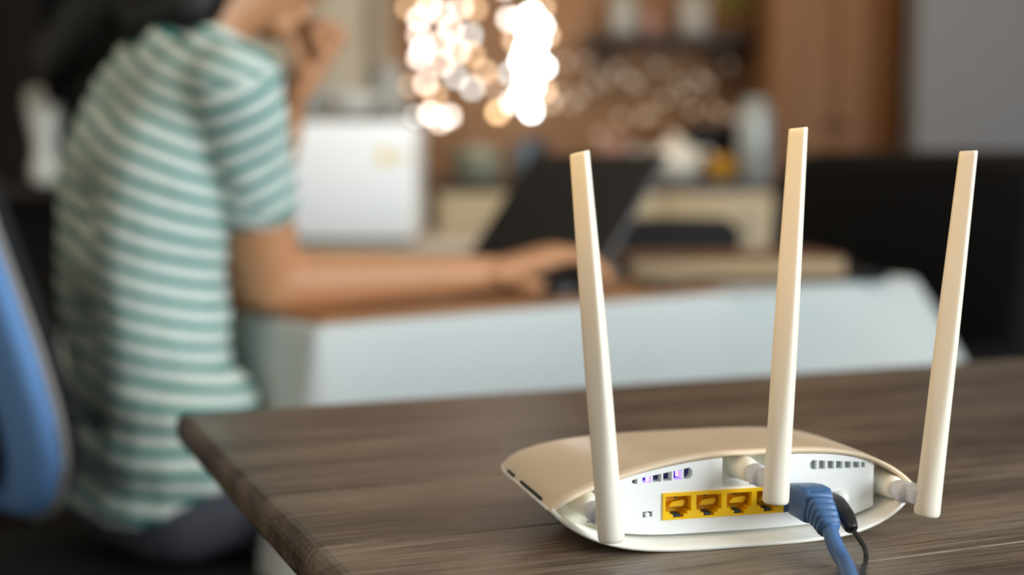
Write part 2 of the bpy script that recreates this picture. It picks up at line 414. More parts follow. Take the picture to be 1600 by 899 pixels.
plate([(XL, PZ0), (PX0, PZ0), (PX0, PZ1), (XL, PZ1)], [(-.0506, .0150), (-.0452, .0150), (-.0452, .0180), (-.0506, .0180)])
plate([(.0452, PZ0), (XR, PZ0), (XR, PZ1), (.0452, PZ1)])
plate(run(fb, XL, XR, 20) + [(XR, PZ0), (.0452, PZ0), (PX0, PZ0), (XL, PZ0)])
pn.build('rear_panel', M['panel'], rt)
MB().prism([(-.0570, .0318), (-.0225, .0318)] + [(x, min(.0412, z - .0012)) for x, z in run(ft, -.0570, -.0225, 6)[::-1]], [], .0222, .0228).build('vent_backing', M['vent_purple'], rt, label='plate behind the left vent slots with violet glow painted in')
MB().prism([(.0425, .0335), (.0775, .0335)] + [(x, min(.0412, z - .0012)) for x, z in run(ft, .0425, .0775, 6)[::-1]], [], .0192, .0198).build('vent_backing', M['vent_grey'], rt, label='plate behind the right vent slots with grey-green light painted in')
for x, z in ((-.0470, .0346), (-.0305, .0363)): MB().box((x, .0205, z), (.0012, .002, .0032), .0004).build('led', M['led'], rt, label='violet status light inside the left vent')
sw = MB().box((-.0479, .0215, .0165), (.0056, .001, .0032)).build('switch_recess', M['dark_slot'], rt)
MB().box((-.0482, .0185, .0163), (.0022, .006, .0022), .0003).build('switch_slider', M['panel'], sw)
MB().lathe([(.0042, 0), (.0042, .003), (.0038, .0046), (.0028, .0058), (.0014, .0064), (.0003, .0066)], (.0612, .0167, .0186), 20, (0, -1, 0)).build('round_button', M['panel'], rt)
# socket row: four yellow sockets and a blue one
def rj45(cx, cz):
    h = [(-.0071, -.0028), (-.0050, -.0028), (-.0050, -.0044), (-.0030, -.0044), (-.0030, -.0060), (.0030, -.0060), (.0030, -.0044), (.0050, -.0044), (.0050, -.0028), (.0071, -.0028), (.0071, .0052), (-.0071, .0052)]
    return [(cx + x, cz + z) for x, z in h]
cz = .0201; pitch = (PX1 - PX0) / 4
for k in range(5):
    x0 = PX0 + k * pitch; x1 = x0 + pitch - (.0004 if k == 4 else 0); cx = (x0 + x1) / 2; mm = M['yellow'] if k < 4 else M['bluedk']
    hole = rj45(cx, cz)
    p = MB().prism([(x0, PZ0), (x1, PZ0), (x1, PZ1), (x0, PZ1)], [hole], .0155, .0275).build('ethernet_port', mm, rt, label=None if k < 4 else 'blue socket holding the blue plug')
    MB().box((cx, .0238, cz), (.0160, .001, .0136)).build('socket_back', M['gold'] if k < 4 else M['bluedk'], p)
    MB().box((cx - .0008, .0200, cz - .0052), (.0042, .008, .0012)).build('latch_slot', M['pit'], p)
    if k < 4:
        st = MB().prism([(cx - .0040, cz - .0012), (cx + .0040, cz - .0012), (cx + .0058, cz + .0010), (cx + .0046, cz + .0022), (cx - .0020, cz + .0014)], [], .0195, .0235); st.build('inner_ledge', M['yellow'], p)
        MB().box((cx + .0004, .0222, cz + .0038), (.0008, .003, .0014)).build('contact_pins', M['pit'], p)
# antennas
AH = .1945
def antenna(bx, bz, tx, tz, hx, hz):
    base = Vector((bx, -.0125, bz)); ax = Vector((tx - bx, 0, tz - bz)); Ln = ax.length; ax.normalize()
    q = Vector((0, 0, 1)).rotation_difference(ax)
    n = 40; rings = []; ang = R(-43)
    T = [0, .004, .01, .03, .07, .12, .18, .26, .36, .48, .62, .76, .88, .96, .985, .996, 1]
    for t in T:
        e = min(1, max(0, (t - .10) / .62)); e = e * e * (3 - 2 * e)
        a = .0068 + (.0044 - .0068) * min(1, t * 1.02) ; b = .0064 + (.0031 - .0064) * min(1, t * 1.1) ** .9
        ex = 2 + 4.5 * e
        k = 1
        if t == 0: k = .86
        elif t == .004: k = .955
        elif t == .996: k = .985
        elif t == 1: k = .93
        ring = []
        for j in range(n):
            th = 2 * math.pi * j / n; c_, s_ = math.cos(th), math.sin(th)
            x = a * k * math.copysign(abs(c_) ** (2 / ex), c_); y = b * k * math.copysign(abs(s_) ** (2 / ex), s_)
            X = x * math.cos(ang) - y * math.sin(ang); Y = x * math.sin(ang) + y * math.cos(ang)
            zz = t * Ln + (X * .16 if t > .97 else 0) - (.0006 if t > .97 else 0)
            ring.append(base + q @ Vector((X, Y, zz)))
        rings.append(ring)
    o = MB().loft(rings).build('antenna', M['antenna'], rt)
    # hinge: cone in the bay, grey knuckle, pivot pin
    MB().lathe([(.0080, 0), (.0078, .002), (.0068, .010), (.0062, .018), (.0058, .022), (.0045, .0235)], (hx, .0330, hz), 24, (0, -1, 0)).build('hinge_cone', M['bay'], o)
    kn = MB(); kn.lathe([(.0052, 0), (.0058, .002), (.0058, .008), (.0046, .0098)], (hx, .0075, hz), 20, (0, -1, 0))
    kn.box((hx + (bx - hx) * .5, -.0035, hz), (.0084, .016, .0096), .002); kn.build('hinge_knuckle', M['knuckle'], o)
    MB().lathe([(.0008, 0), (.0008, .002)], (hx - .0044, -.0015, hz - .003), 8, (-1, 0, 0)).build('hinge_pin', M['knuckle'], o)
    mk = MB()
    for i in range(9):
        t = .62 + i * .030; Lz = t * Ln
        a = .0068 + (.0044 - .0068) * t
        X = -a * .86 * math.cos(ang) + .0026 * math.sin(ang); Y = -a * .86 * math.sin(ang) - .00335
        mk.box(base + q @ Vector((X + .0004, Y + .0006, Lz)), (.0007, .0006, .0034), 0)
    mk.build('embossed_marks', M['antenna'], o)
antenna(-.0773, .0121, -.0947, .2043, -.0800, .0228)
antenna(.0105, .0258, .0195, .2166, .0075, .0372)
antenna(.0968, .0137, .1156, .2053, .0915, .0236)
for x, y in ((-.06, .03), (.06, .03), (-.05, .11), (.05, .11)):
    MB().lathe([(.006, 0), (.006, .006 if y > .05 else .003)], (x, y, 0), 14).build('foot_pad', M['black'], rt)

# ------------------------------------------------------------------ cables at the router
def rloc(x, y, z): 
    c, s = math.cos(RT), math.sin(RT); return (RO[0] + x * c - y * s, RO[1] + x * s + y * c, RO[2] + z)
ec = empty('ethernet_cable', rloc(.0355, -.05, 0), RT, 'thick blue network cable plugged into the router beside the yellow sockets', 'cable')
def inl(o, pts): return [(x - .0355, y + .05, z) for x, y, z in pts]
def rrect(c, hx, hz, xdir, zdir, n=20, e=5):
    out = []
    for j in range(n):
        t = 2 * math.pi * j / n; cc, s_ = math.cos(t), math.sin(t)
        out.append(Vector(c) + Vector(xdir) * hx * math.copysign(abs(cc) ** (2 / e), cc) + Vector(zdir) * hz * math.copysign(abs(s_) ** (2 / e), s_))
    return out
def along(pts, sizes, e=5):
    rings = []
    P = [Vector(p) for p in pts]
    for i, p in enumerate(P):
        t = (P[min(i + 1, len(P) - 1)] - P[max(i - 1, 0)]).normalized()
        xd = t.cross(Vector((0, 0, 1))).normalized(); zd = xd.cross(t)
        rings.append(rrect(p, sizes[i][0], sizes[i][1], xd, zd, 24, e))
    return rings
con = inl(ec, [(.0365, .024, .0200), (.0362, .006, .0208)])
MB().loft(along(con, [(.0056, .0042)] * 2, 8)).build('connector', M['bluedk'], ec)
bp = inl(ec, [(.0362, .0100, .0214), (.0358, .0085, .0216), (.0340, -.004, .0232), (.0328, -.013, .0236), (.0322, -.0175, .0226)])
plug = MB().loft(along(bp, [(.0064, .0066), (.0078, .0084), (.0080, .0090), (.0080, .0090), (.0070, .0080)], 9)).build('plug_body', M['blue'], ec)
rib = MB(); ctr = [(.0326, -.0150, .0232), (.0322, -.0190, .0222), (.0318, -.0230, .0209), (.0314, -.0265, .0193), (.0311, -.0297, .0175), (.0309, -.0325, .0157)]
rp, rs = [], []
Pc = [Vector(p) for p in inl(ec, ctr)]
for i in range(len(Pc) - 1):
    for k, g in ((0, 1.0), (.45, 1.0), (.55, .84), (.92, .84)):
        rp.append(Pc[i].lerp(Pc[i + 1], k)); f_ = (i + k) / 5; rs.append(((.0076 - .0022 * f_) * g, (.0088 - .0032 * f_) * g))
rp.append(Pc[-1]); rs.append((.0050, .0052))
MB().loft(along(rp, rs, 3.2)).build('strain_relief', M['blue'], ec)
cab = inl(ec, [(.0312, -.0290, .0180), (.0304, -.0350, .0138), (.0303, -.0400, .0092), (.0302, -.0450, .0060), (.0290, -.0520, .0043), (.0235, -.066, .0041), (.0080, -.102, .0041), (-.014, -.150, .0041), (-.030, -.192, .0041), (-.043, -.234, .0042), (-.048, -.254, .0030), (-.050, -.2665, -.012), (-.051, -.2685, -.06), (-.052, -.269, -.34)])
MB().tube(cab, .0041, 14, 6).build('cord', M['blue'], ec)
pc = empty('power_cable', rloc(.052, -.05, 0), RT, 'thin black power lead with a tapered plug beside the blue cable', 'cable')
inp = lambda pts: [(x - .052, y + .05, z) for x, y, z in pts]
MB().lathe([(.0028, 0), (.0028, .012)], inp([(.0535, .0225, .0190)])[0], 14, (-.1, -1, 0)).build('connector', M['metal_blk'], pc)
MB().tube(inp([(.0532, .0140, .0195), (.0505, -.002, .0200), (.0470, -.0185, .0176), (.0448, -.0280, .0150), (.0446, -.0295, .0143)]), [.0040, .0050, .0047, .0036, .0024], 16, 5).build('plug_body', M['black'], pc)
MB().tube(inp([(.0447, -.0280, .0149), (.0455, -.0335, .0118), (.0468, -.0390, .0070), (.0455, -.0430, .0032), (.0418, -.0485, .0017), (.0372, -.0555, .0014), (.0250, -.080, .0014), (.004, -.126, .0014), (-.016, -.186, .0014), (-.029, -.236, .0015), (-.033, -.2545, .0006), (-.034, -.2630, -.010), (-.035, -.2642, -.05), (-.036, -.2645, -.34)]), .0013, 10, 6).build('cord', M['black'], pc)

# ------------------------------------------------------------------ table with the white cloth
WC = Vector((-.2317, 1.7052, 0)); WR = R(38)
WU, WV, WZ = 1.15, .80, .74
wt = empty('cloth_covered_table', WC, WR, 'table under the white cloth where the person works', 'table')
MB().box((WU / 2, WV / 2, WZ - .0175), (WU - .012, WV - .012, .027), .004).build('tabletop', M['tablewood'], wt)
for x in (.08, WU - .08):
    for y in (.08, WV - .08): MB().box((x, y, (WZ - .031) / 2), (.055, .055, WZ - .031), .004).build('leg', M['tablewood'], wt)
def cloth():
    mb = MB(); r = .008; per = []
    def arc(cx, cy, a0, n=8):
        for i in range(n + 1):
            a = a0 + math.pi / 2 * i / n; per.append((cx + r * math.cos(a), cy + r * math.sin(a), math.cos(a), math.sin(a), i / n))
    def line(p, q, nx, ny, n=34):
        for i in range(1, n): per.append((p[0] + (q[0] - p[0]) * i / n, p[1] + (q[1] - p[1]) * i / n, nx, ny, -1))
    g = .006
    arc(r - g, r - g, math.pi); line((r, -g), (WU - r, -g), 0, -1)
    arc(WU - r + g, r - g, -math.pi / 2); line((WU + g, r), (WU + g, WV - r), 1, 0)
    arc(WU - r + g, WV - r + g, 0); line((WU - r, WV + g), (r, WV + g), 0, 1)
    arc(r - g, WV - r + g, math.pi / 2); line((-g, WV - r), (-g, r), -1, 0)
    n = len(per)
    flare = [((-g, -g), .06, .06), ((WU + g, -g), .19, .16), ((WU + g, WV + g), .05, .1), ((-g, WV + g), .05, .1)]
    rings = []
    rings.append([(x - nx * .012, y - ny * .012, WZ) for x, y, nx, ny, c in per])
    rings.append([(x - nx * .003, y - ny * .003, WZ - .0006) for x, y, nx, ny, c in per])
    for d in (.004, .015, .035, .06, .09, .13, .17, .21, .25, .29):
        ring = []
        for i, (x, y, nx, ny, c) in enumerate(per):
            t = d / .29; s = i * .03
            off = .003 + .010 * t + .010 * t * (math.sin(s * 9.3) + .6 * math.sin(s * 15.1 + 1.3)) + .006 * t * math.sin(s * 4.1)
            drop = d
            for (cx, cy), amt, wd in flare:
                dd = math.hypot(x - cx, y - cy); k = math.exp(-(dd / wd) ** 2)
                off += amt * k * t ** .9; drop += .06 * k * t
            ring.append((x + nx * off, y + ny * off, WZ - drop))
        rings.append(ring)
    mb.loft(rings, True, False)
    o = mb.build('tablecloth', M['cloth'])
    o.location = WC; o.rotation_euler = (0, 0, WR)
    sol = o.modifiers.new('thick', 'SOLIDIFY'); sol.thickness = .0012; sol.offset = 1
    return tag(o, 'white cloth draped over the far table, corner hanging in front', 'tablecloth')
cloth()
WZ2 = WZ + .0014
def wpos(u, v, z=WZ2): 
    c, s = math.cos(WR), math.sin(WR); return (WC.x + u * c - v * s, WC.y + u * s + v * c, z)
bd = MB().box((.352, .245, .0035), (.70, .49, .007), .003).build('wooden_board', M['board']); bd.location = wpos(0, 0); bd.rotation_euler = (0, 0, WR)
tag(bd, 'flat warm brown wooden board under the laptop and forearm', 'board')
BZ = WZ2 + .007
# laptop
lp = empty('laptop', wpos(.55, .30, BZ), WR, 'dark open laptop on the wooden board with its screen tilted back', 'laptop')
MB().box((-.115, 0, .008), (.23, .34, .016), .004).build('base', M['laptop'], lp)
kb = MB()
for i in range(5):
    for j in range(14): kb.box((-.04 - i * .019, -.137 + j * .021, .0168), (.016, .017, .0022))
kb.build('keyboard', M['keys'], lp, kind='stuff')
MB().box((-.185, 0, .0163), (.055, .10, .001)).build('touchpad', M['screen'], lp)
lean = math.atan2(.150, .186)
rotl = Matrix.Rotation(lean, 4, 'Y')
lidm = Matrix.Translation((.004, 0, .016)) @ rotl
def lidpart(name, c, d, m, par, bev=.002):
    o = MB().box(c, d, bev).build(name, m, par); o.data.transform(lidm); return o
lid = lidpart('lid', (.0035, 0, .120), (.007, .34, .240), M['laptop'], lp, .003)
lidpart('screen', (-.0004, 0, .122), (.001, .318, .205), M['screen'], lid, 0)
lidpart('edge_strip', (.0035, -.1702, .120), (.0066, .0012, .232), M['edge'], lid, 0)
hn = MB(); hn.tube([(.004, -.13, .014), (.004, .13, .014)], .006, 10, 2); hn.build('hinge', M['laptop'], lp)

# mouse
ms = empty('computer_mouse', wpos(.435, .060, BZ), WR, 'black mouse under the person\'s right hand on the board', 'mouse')
MB().sphere((0, 0, .004), .03, 18, 12, (1.6, .95, .9)).build('shell', M['black'], ms)
for v in ms.children[0].data.vertices: v.co.z = max(v.co.z, 0)
MB().tube([(.022, 0, .024), (.034, 0, .017)], .003, 8, 2).build('wheel', M['metal_blk'], ms)

# things on the right half of the clothed table
def placed(o, u, v, rz, z=WZ2): o.location = wpos(u, v, z); o.rotation_euler = (0, 0, rz); return o
fd = MB().box((0, 0, .006), (.36, .22, .012), .003).build('folder', M['blackfab']); placed(fd, .945, .145, R(8))
tag(fd, 'black flat folder under the tan book at the table edge', 'folder')
bk = empty('tan_book', wpos(.875, .165, WZ2 + .0125), R(5), 'wide tan book with brown cover lying on the black folder', 'book')
MB().box((0, 0, .015), (.345, .205, .024), .001).build('pages', M['pages'], bk)
MB().box((0, 0, .0285), (.352, .212, .003), .001).build('cover', M['brownleather'], bk); MB().box((0, 0, .0015), (.352, .212, .003), .001).build('cover', M['tan'], bk)
MB().box((-.1755, 0, .015), (.003, .212, .026), .001).build('spine', M['brownleather'], bk)
pch = empty('black_pouch', wpos(1.02, .45), R(10), 'soft black zip pouch behind the tan book on the table', 'pouch')
MB().box((0, 0, .043), (.26, .12, .086), .03, seg=4).build('body', M['blackfab'], pch)
MB().tube([(-.12, 0, .085), (0, -.004, .0885), (.12, 0, .085)], .003, 8).build('zip', M['metal_blk'], pch)
pa = MB().box((0, 0, .0006), (.15, .11, .0012)).build('paper_sheet', M['paper']); placed(pa, .780, .030, R(38)); tag(pa, 'white paper sheet on the cloth beside the mouse board', 'paper')
ph = empty('smartphone', wpos(.655, .075, BZ), R(75), 'dark glossy phone lying beyond the fingertips on the board', 'phone')
MB().box((0, 0, .004), (.14, .07, .008), .003).build('body', M['black'], ph); MB().box((0, 0, .0083), (.132, .063, .0008)).build('screen', M['phone'], ph)

# ------------------------------------------------------------------ person
U_ = Vector((math.cos(WR), math.sin(WR), 0)); V_ = Vector((-math.sin(WR), math.cos(WR), 0)); Z_ = Vector((0, 0, 1))
def capsule(mb, p0, r0, p1, r1, n=16):
    p0, p1 = Vector(p0), Vector(p1); t = p1 - p0; L = t.length
    if L < 1e-6: t = Vector((0, 0, 1)); L = 1e-6
    t.normalize(); q = Z_.rotation_difference(t); rings = []
    for i in range(1, 5):
        a = math.pi / 2 * i / 5; rings.append([p0 + q @ Vector((r0 * math.sin(a) * math.cos(2 * math.pi * j / n), r0 * math.sin(a) * math.sin(2 * math.pi * j / n), -r0 * math.cos(a))) for j in range(n)])
    for c, r in ((p0, r0), (p1, r1)): rings.append([c + q @ Vector((r * math.cos(2 * math.pi * j / n), r * math.sin(2 * math.pi * j / n), 0)) for j in range(n)])
    for i in range(1, 5):
        a = math.pi / 2 * i / 5; rings.append([p1 + q @ Vector((r1 * math.cos(a) * math.cos(2 * math.pi * j / n), r1 * math.cos(a) * math.sin(2 * math.pi * j / n), r1 * math.sin(a))) for j in range(n)])
    mb.loft(rings)
def chain(mb, pts): 
    for (p0, r0), (p1, r1) in zip(pts[:-1], pts[1:]): capsule(mb, p0, r0, p1, r1)
def fused(mb, name, m, voxel, smooth=4, post=None):
    me = mb.mesh(name + '_tmp', m); o = bpy.data.objects.new(name, me); C.objects.link(o)
    rm = o.modifiers.new('r', 'REMESH'); rm.mode = 'VOXEL'; rm.voxel_size = voxel; rm.use_smooth_shade = True
    if smooth: sm = o.modifiers.new('s', 'SMOOTH'); sm.iterations = smooth; sm.factor = .5
    dg = bpy.context.evaluated_depsgraph_get(); dg.update()
    me2 = bpy.data.meshes.new_from_object(o.evaluated_get(dg)); me2.name = name
    o.modifiers.clear(); o.data = me2; bpy.data.meshes.remove(me)
    if not me2.materials: me2.materials.append(m)
    me2.polygons.foreach_set('use_smooth', [True] * len(me2.polygons))
    if post: post(me2)
    return o

HIP = Vector((-.445, 1.80, .545))
TORSO = [(Vector((-.452, 1.80, .545)), .075, .100), (Vector((-.462, 1.80, .66)), .056, .084), (Vector((-.475, 1.80, .80)), .056, .082),
         (Vector((-.462, 1.81, .93)), .066, .086), (Vector((-.432, 1.826, 1.01)), .080, .076), (Vector((-.424, 1.834, 1.054)), .100, .050)]
SH_R, EL_R = Vector((-.328, 1.702, 1.024)), Vector((-.306, 1.800, .785))
WR_R = Vector((-.024, 1.915, .788))
SH_L, EL_L, WR_L = Vector((-.510, 1.975, 1.022)), Vector((-.385, 2.075, .785)), Vector((-.308, 2.015, 1.030))
NECK = Vector((-.400, 1.846, 1.105)); HEAD = Vector((-.334, 1.898, 1.230))
person = empty('person', (HIP.x, HIP.y, 0), 0, 'person seated in green and white striped T-shirt leaning over the laptop', 'person')
off = Vector((HIP.x, HIP.y, 0))
def under(o, par=None): o.parent = par or person; o.data.transform(Matrix.Translation(-off)); return o

b = MB()
for s in (-1, 1): chain(b, [(c + V_ * o_ * s * .9, r - .014) for c, o_, r in TORSO])
for c, o_, r in TORSO: capsule(b, c - V_ * o_ * .9, r - .016, c + V_ * o_ * .9, r - .016)
chain(b, [(Vector((-.42, 1.834, 1.05)), .055), (NECK, .050), (HEAD - Z_ * .07 - U_ * .02, .052)])
# arms
chain(b, [(SH_R, .048), (SH_R.lerp(EL_R, .5), .046), (EL_R, .040), (EL_R.lerp(WR_R, .22), .038), (EL_R.lerp(WR_R, .6), .030), (WR_R, .0225)])
chain(b, [(SH_L, .046), (SH_L.lerp(EL_L, .5), .042), (EL_L, .036), (EL_L.lerp(WR_L, .3), .035), (WR_L, .022)])
# right hand arched over the mouse
d_ = Vector((.90, .43, 0)).normalized(); t_ = Vector((-.43, .90, 0)).normalized()
K = Vector((.060, 1.992, .812))
for k, (lat, ln) in enumerate(((.030, .92), (.010, 1.0), (-.010, .95), (-.029, .78))):
    kn = K + t_ * lat + d_ * (.004 - abs(lat) * .15) - Z_ * (abs(lat) * .12)
    capsule(b, WR_R + t_ * lat * .5, .017, kn, .0125)
    p1 = kn + d_ * .040 * ln + Z_ * -.004; p2 = p1 + d_ * .026 * ln - Z_ * .017; p3 = p2 + d_ * .017 * ln - Z_ * .015
    chain(b, [(kn, .0105), (p1, .0092), (p2, .0084), (p3, .0072)])
th0 = WR_R + d_ * .028 + t_ * .020 - Z_ * .006
chain(b, [(th0, .0145), (th0 + d_ * .034 + t_ * .024 - Z_ * .012, .0118), (th0 + d_ * .062 + t_ * .026 - Z_ * .020, .0100), (th0 + d_ * .084 + t_ * .020 - Z_ * .024, .0082)])
# left hand, loose fist at the chin
up = Vector((.10, -.12, .98)).normalized(); bk_ = -U_
KL = WR_L + up * .086 + U_ * .052
for lat, ln in ((-.028, .92), (-.009, 1.0), (.010, .96), (.028, .8)):
    la = V_ * lat
    kn = KL + la
    capsule(b, WR_L + la * .55, .017, kn, .0130)
    p1 = kn + (up * .4 + bk_ * .75).normalized() * .036 * ln; p2 = p1 + (bk_ * .6 - up * .75).normalized() * .024 * ln; p3 = p2 + (U_ * .45 - up * .8).normalized() * .018 * ln
    chain(b, [(kn, .0108), (p1, .0095), (p2, .0088), (p3, .0078)])
chain(b, [(WR_L + up * .024 - V_ * .020, .0145), (WR_L + up * .050 - V_ * .036 - U_ * .016, .0120), (WR_L + up * .078 - V_ * .034 - U_ * .030, .0100), (WR_L + up * .094 - V_ * .026 - U_ * .036, .0085)])
# head, bowed
fx = (U_ * .93 - Z_ * .36).normalized(); hz = (Z_ * .93 + U_ * .36).normalized()
def hp(f, l, z): return HEAD + fx * f + V_ * l + hz * z
def ell(mb, c, rx, ry, rz, n=20):
    rings = []
    for i in range(1, 14):
        a = math.pi * i / 14
        rings.append([Vector(c) + fx * rx * math.sin(a) * math.cos(2 * math.pi * j / n) + V_ * ry * math.sin(a) * math.sin(2 * math.pi * j / n) - hz * rz * math.cos(a) for j in range(n)])
    mb.loft(rings)
ell(b, hp(-.006, 0, .030), .094, .074, .092); ell(b, hp(.026, 0, -.030), .066, .060, .085)
capsule(b, hp(.062, -.016, -.096), .022, hp(.062, .016, -.096), .022)
chain(b, [(hp(.088, 0, .012), .010), (hp(.102, 0, -.018), .012), (hp(.108, 0, -.030), .0135)])
for s in (-1, 1):
    capsule(b, hp(.098, .011 * s, -.034), .009, hp(.090, .013 * s, -.034), .008)
    capsule(b, hp(.080, .014 * s, .026), .011, hp(.068, .046 * s, .024), .011)
    ell(b, hp(-.004, .074 * s, -.012), .018, .008, .030, 12)
    capsule(b, hp(.066, .036 * s, -.030), .020, hp(.050, .050 * s, -.022), .018)
    # legs down to the ankles
    hj = Vector((-.44, 1.80, .545)) + V_ * .085 * s; kn = hj + U_ * .41 + V_ * .02 * s + Z_ * -.025
    chain(b, [(hj, .072), (hj.lerp(kn, .5), .062), (kn, .046), (kn + Z_ * -.13 - U_ * .01, .046), (kn - U_ * .03 - Z_ * .40, .030)])
    capsule(b, kn - U_ * .03 - Z_ * .46, .034, kn + U_ * .10 - Z_ * .485, .026)
capsule(b, hp(.092, -.018, -.062), .008, hp(.092, .018, -.062), .008); capsule(b, hp(.089, -.015, -.074), .009, hp(.089, .015, -.074), .009)
body = under(fused(b, 'body', M['skin'], .0042, 3))
for s in (-1, 1):
    ey = MB().sphere(hp(.0715, .031 * s, .002), .0115, 14, 10).build('eye', M['eye']); under(ey)
    ir = MB().sphere(hp(.0785, .031 * s, .001), .0052, 10, 8).build('iris', M['iris']); under(ir, ey)
lp_ = MB(); capsule(lp_, hp(.0955, -.015, -.063), .0065, hp(.0955, .015, -.063), .0065, 10); capsule(lp_, hp(.0935, -.013, -.074), .0075, hp(.0935, .013, -.074), .0075, 10)
under(lp_.build('lips', M['lip']))
# hair: cap, long mass falling over the far shoulder and back
h = MB()
ell(h, hp(-.022, 0, .050), .098, .086, .092); ell(h, hp(-.055, 0, .0), .075, .084, .095)
for s in (-1, 1): chain(h, [(hp(-.01, .070 * s, .06), .032), (hp(-.035, .074 * s, -.02), .030), (hp(-.06, .066 * s, -.08), .030)])
chain(h, [(hp(-.07, 0, .02), .075), (Vector((-.445, 1.905, 1.205)), .075), (Vector((-.505, 1.930, 1.160)), .070), (Vector((-.560, 1.955, 1.110)), .062), (Vector((-.600, 1.965, 1.075)), .046)])
chain(h, [(hp(-.045, -.045, .0), .045), (Vector((-.395, 1.815, 1.165)), .040), (Vector((-.425, 1.82, 1.125)), .034), (Vector((-.47, 1.87, 1.12)), .04)])
chain(h, [(hp(-.03, -.055, .02), .040), (Vector((-.378, 1.808, 1.175)), .040), (Vector((-.400, 1.800, 1.128)), .036)])
chain(h, [(hp(-.07, .04, .02), .065), (Vector((-.465, 1.955, 1.19)), .062), (Vector((-.54, 1.985, 1.125)), .055), (Vector((-.615, 1.99, 1.085)), .048)])
def hair_post(me):
    for v in me.vertices:
        n_ = noise.noise(Vector((v.co.x * 60, v.co.y * 60, v.co.z * 14))); v.co += v.normal * .004 * n_
under(fused(h, 'hair', M['hair'], .008, 3, hair_post))
# striped shirt
sh = MB()
for s in (-1, 1):
    pts = [(c + V_ * o_ * s, r) for c, o_, r in TORSO]
    chain(sh, [(pts[0][0] - Z_ * .06, .108), (pts[0][0], .108), (pts[0][0] + Z_ * .06, .102)] + pts[1:])
for c, o_, r in TORSO[1:-1]: capsule(sh, c - V_ * o_, r, c + V_ * o_, r)
capsule(sh, TORSO[0][0] - V_ * .07, .106, TORSO[0][0] + V_ * .07, .106); capsule(sh, TORSO[0][0] - V_ * .07 - Z_ * .06, .106, TORSO[0][0] + V_ * .07 - Z_ * .06, .106)
capsule(sh, SH_R + Z_ * -.004, .056, SH_L + Z_ * -.004, .056)
chain(sh, [(Vector((-.422, 1.834, 1.048)), .066), (Vector((-.409, 1.841, 1.082)), .056)])
HEM = SH_R.lerp(EL_R, .52); HEML = SH_L.lerp(EL_L, .55)
chain(sh, [(SH_R, .057), (SH_R.lerp(EL_R, .3), .056), (HEM, .055)])
chain(sh, [(SH_L, .057), (SH_L.lerp(EL_L, .3), .053), (HEML, .049)])
PERIOD = .0268
def shirt_post(me):
    adR = (EL_R - SH_R).normalized(); adL = (EL_L - SH_L).normalized()
    bm = bmesh.new(); bm.from_mesh(me)                               # the open hem, low at the back and high at the lap
    nn = Vector((0, 0, -1)) + U_ * .50
    res = bmesh.ops.bisect_plane(bm, geom=bm.verts[:] + bm.edges[:] + bm.faces[:], plane_co=Vector((-.452, 1.80, .558)), plane_no=nn, clear_outer=True)
    bm.to_mesh(me); bm.free()
    for v in me.vertices:
        n_ = noise.noise(v.co * 9) * .006 + noise.noise(Vector((v.co.x * 22, v.co.y * 22, v.co.z * 30))) * .0035
        low = max(0, min(1, (.72 - v.co.z) / .2)); n_ += low * .006 * math.sin(v.co.z * 95 + 18 * (v.co.x + v.co.y))
        v.co += v.normal * n_
    at = me.attributes.new('stripe', 'FLOAT', 'POINT'); at2 = me.attributes.new('trim', 'FLOAT', 'POINT'); vals = []; tr = []
    for v in me.vertices:
        p = v.co; val = None; tt = 0.
        for S, Ed, ad in ((SH_R, EL_R, adR), (SH_L, EL_L, adL)):
            q = p - S; a = q.dot(ad); rad = (q - ad * a).length; out = q.dot(-V_ if S is SH_R else V_)
            if rad < .074 and a > -.02 and out > -.018 + a * .16: val = a - .01 + .28 * q.x; tt = 1. if a > (HEM - SH_R).length + .028 else 0.
        if val is None:
            # rows sag across the back: measured along the spine with a tilt
            q = p - Vector((-.45, 1.80, .8)); lat = q.dot(-V_); fr = q.dot(U_)
            cc = .10 + .36 * max(0, min(1, (p.z - .60) / .45)); val = p.z + cc * (.68 * lat + .80 * fr) + .012 * math.sin(lat * 9 + 1) + .006 * noise.noise(p * 6)
        vals.append(val / PERIOD); tr.append(tt)
    at.data.foreach_set('value', vals); at2.data.foreach_set('value', tr)
def stripes():
    m = bpy.data.materials.new('striped_jersey'); m.use_nodes = True; nt = m.node_tree; bs = nt.nodes['Principled BSDF']; N = nt.nodes.new; L = nt.links.new
    a = N('ShaderNodeAttribute'); a.attribute_name = 'stripe'; fr = N('ShaderNodeMath'); fr.operation = 'FRACT'; L(a.outputs['Fac'], fr.inputs[0])
    r = N('ShaderNodeValToRGB'); r.color_ramp.interpolation = 'LINEAR'; e = r.color_ramp.elements
    wht, grn = rgb(224, 233, 224), rgb(36, 128, 124)
    e[0].position = 0; e[0].color = wht; e[1].position = .52; e[1].color = wht
    for p, c in ((.56, grn), (.96, grn), (1., wht)): k = e.new(p); k.color = c
    L(fr.outputs[0], r.inputs[0])
    t = N('ShaderNodeAttribute'); t.attribute_name = 'trim'; mx = N('ShaderNodeMix'); mx.data_type = 'RGBA'; mx.inputs[7].default_value = rgb(62, 132, 104)
    L(t.outputs['Fac'], mx.inputs[0]); L(r.outputs[0], mx.inputs[6]); L(mx.outputs[2], bs.inputs['Base Color'])
    bs.inputs['Roughness'].default_value = .9; bs.inputs['Sheen Weight'].default_value = .15
    return m
M['stripes'] = stripes()
under(fused(sh, 'striped_shirt', M['stripes'], .0055, 7, shirt_post))
tr = MB()
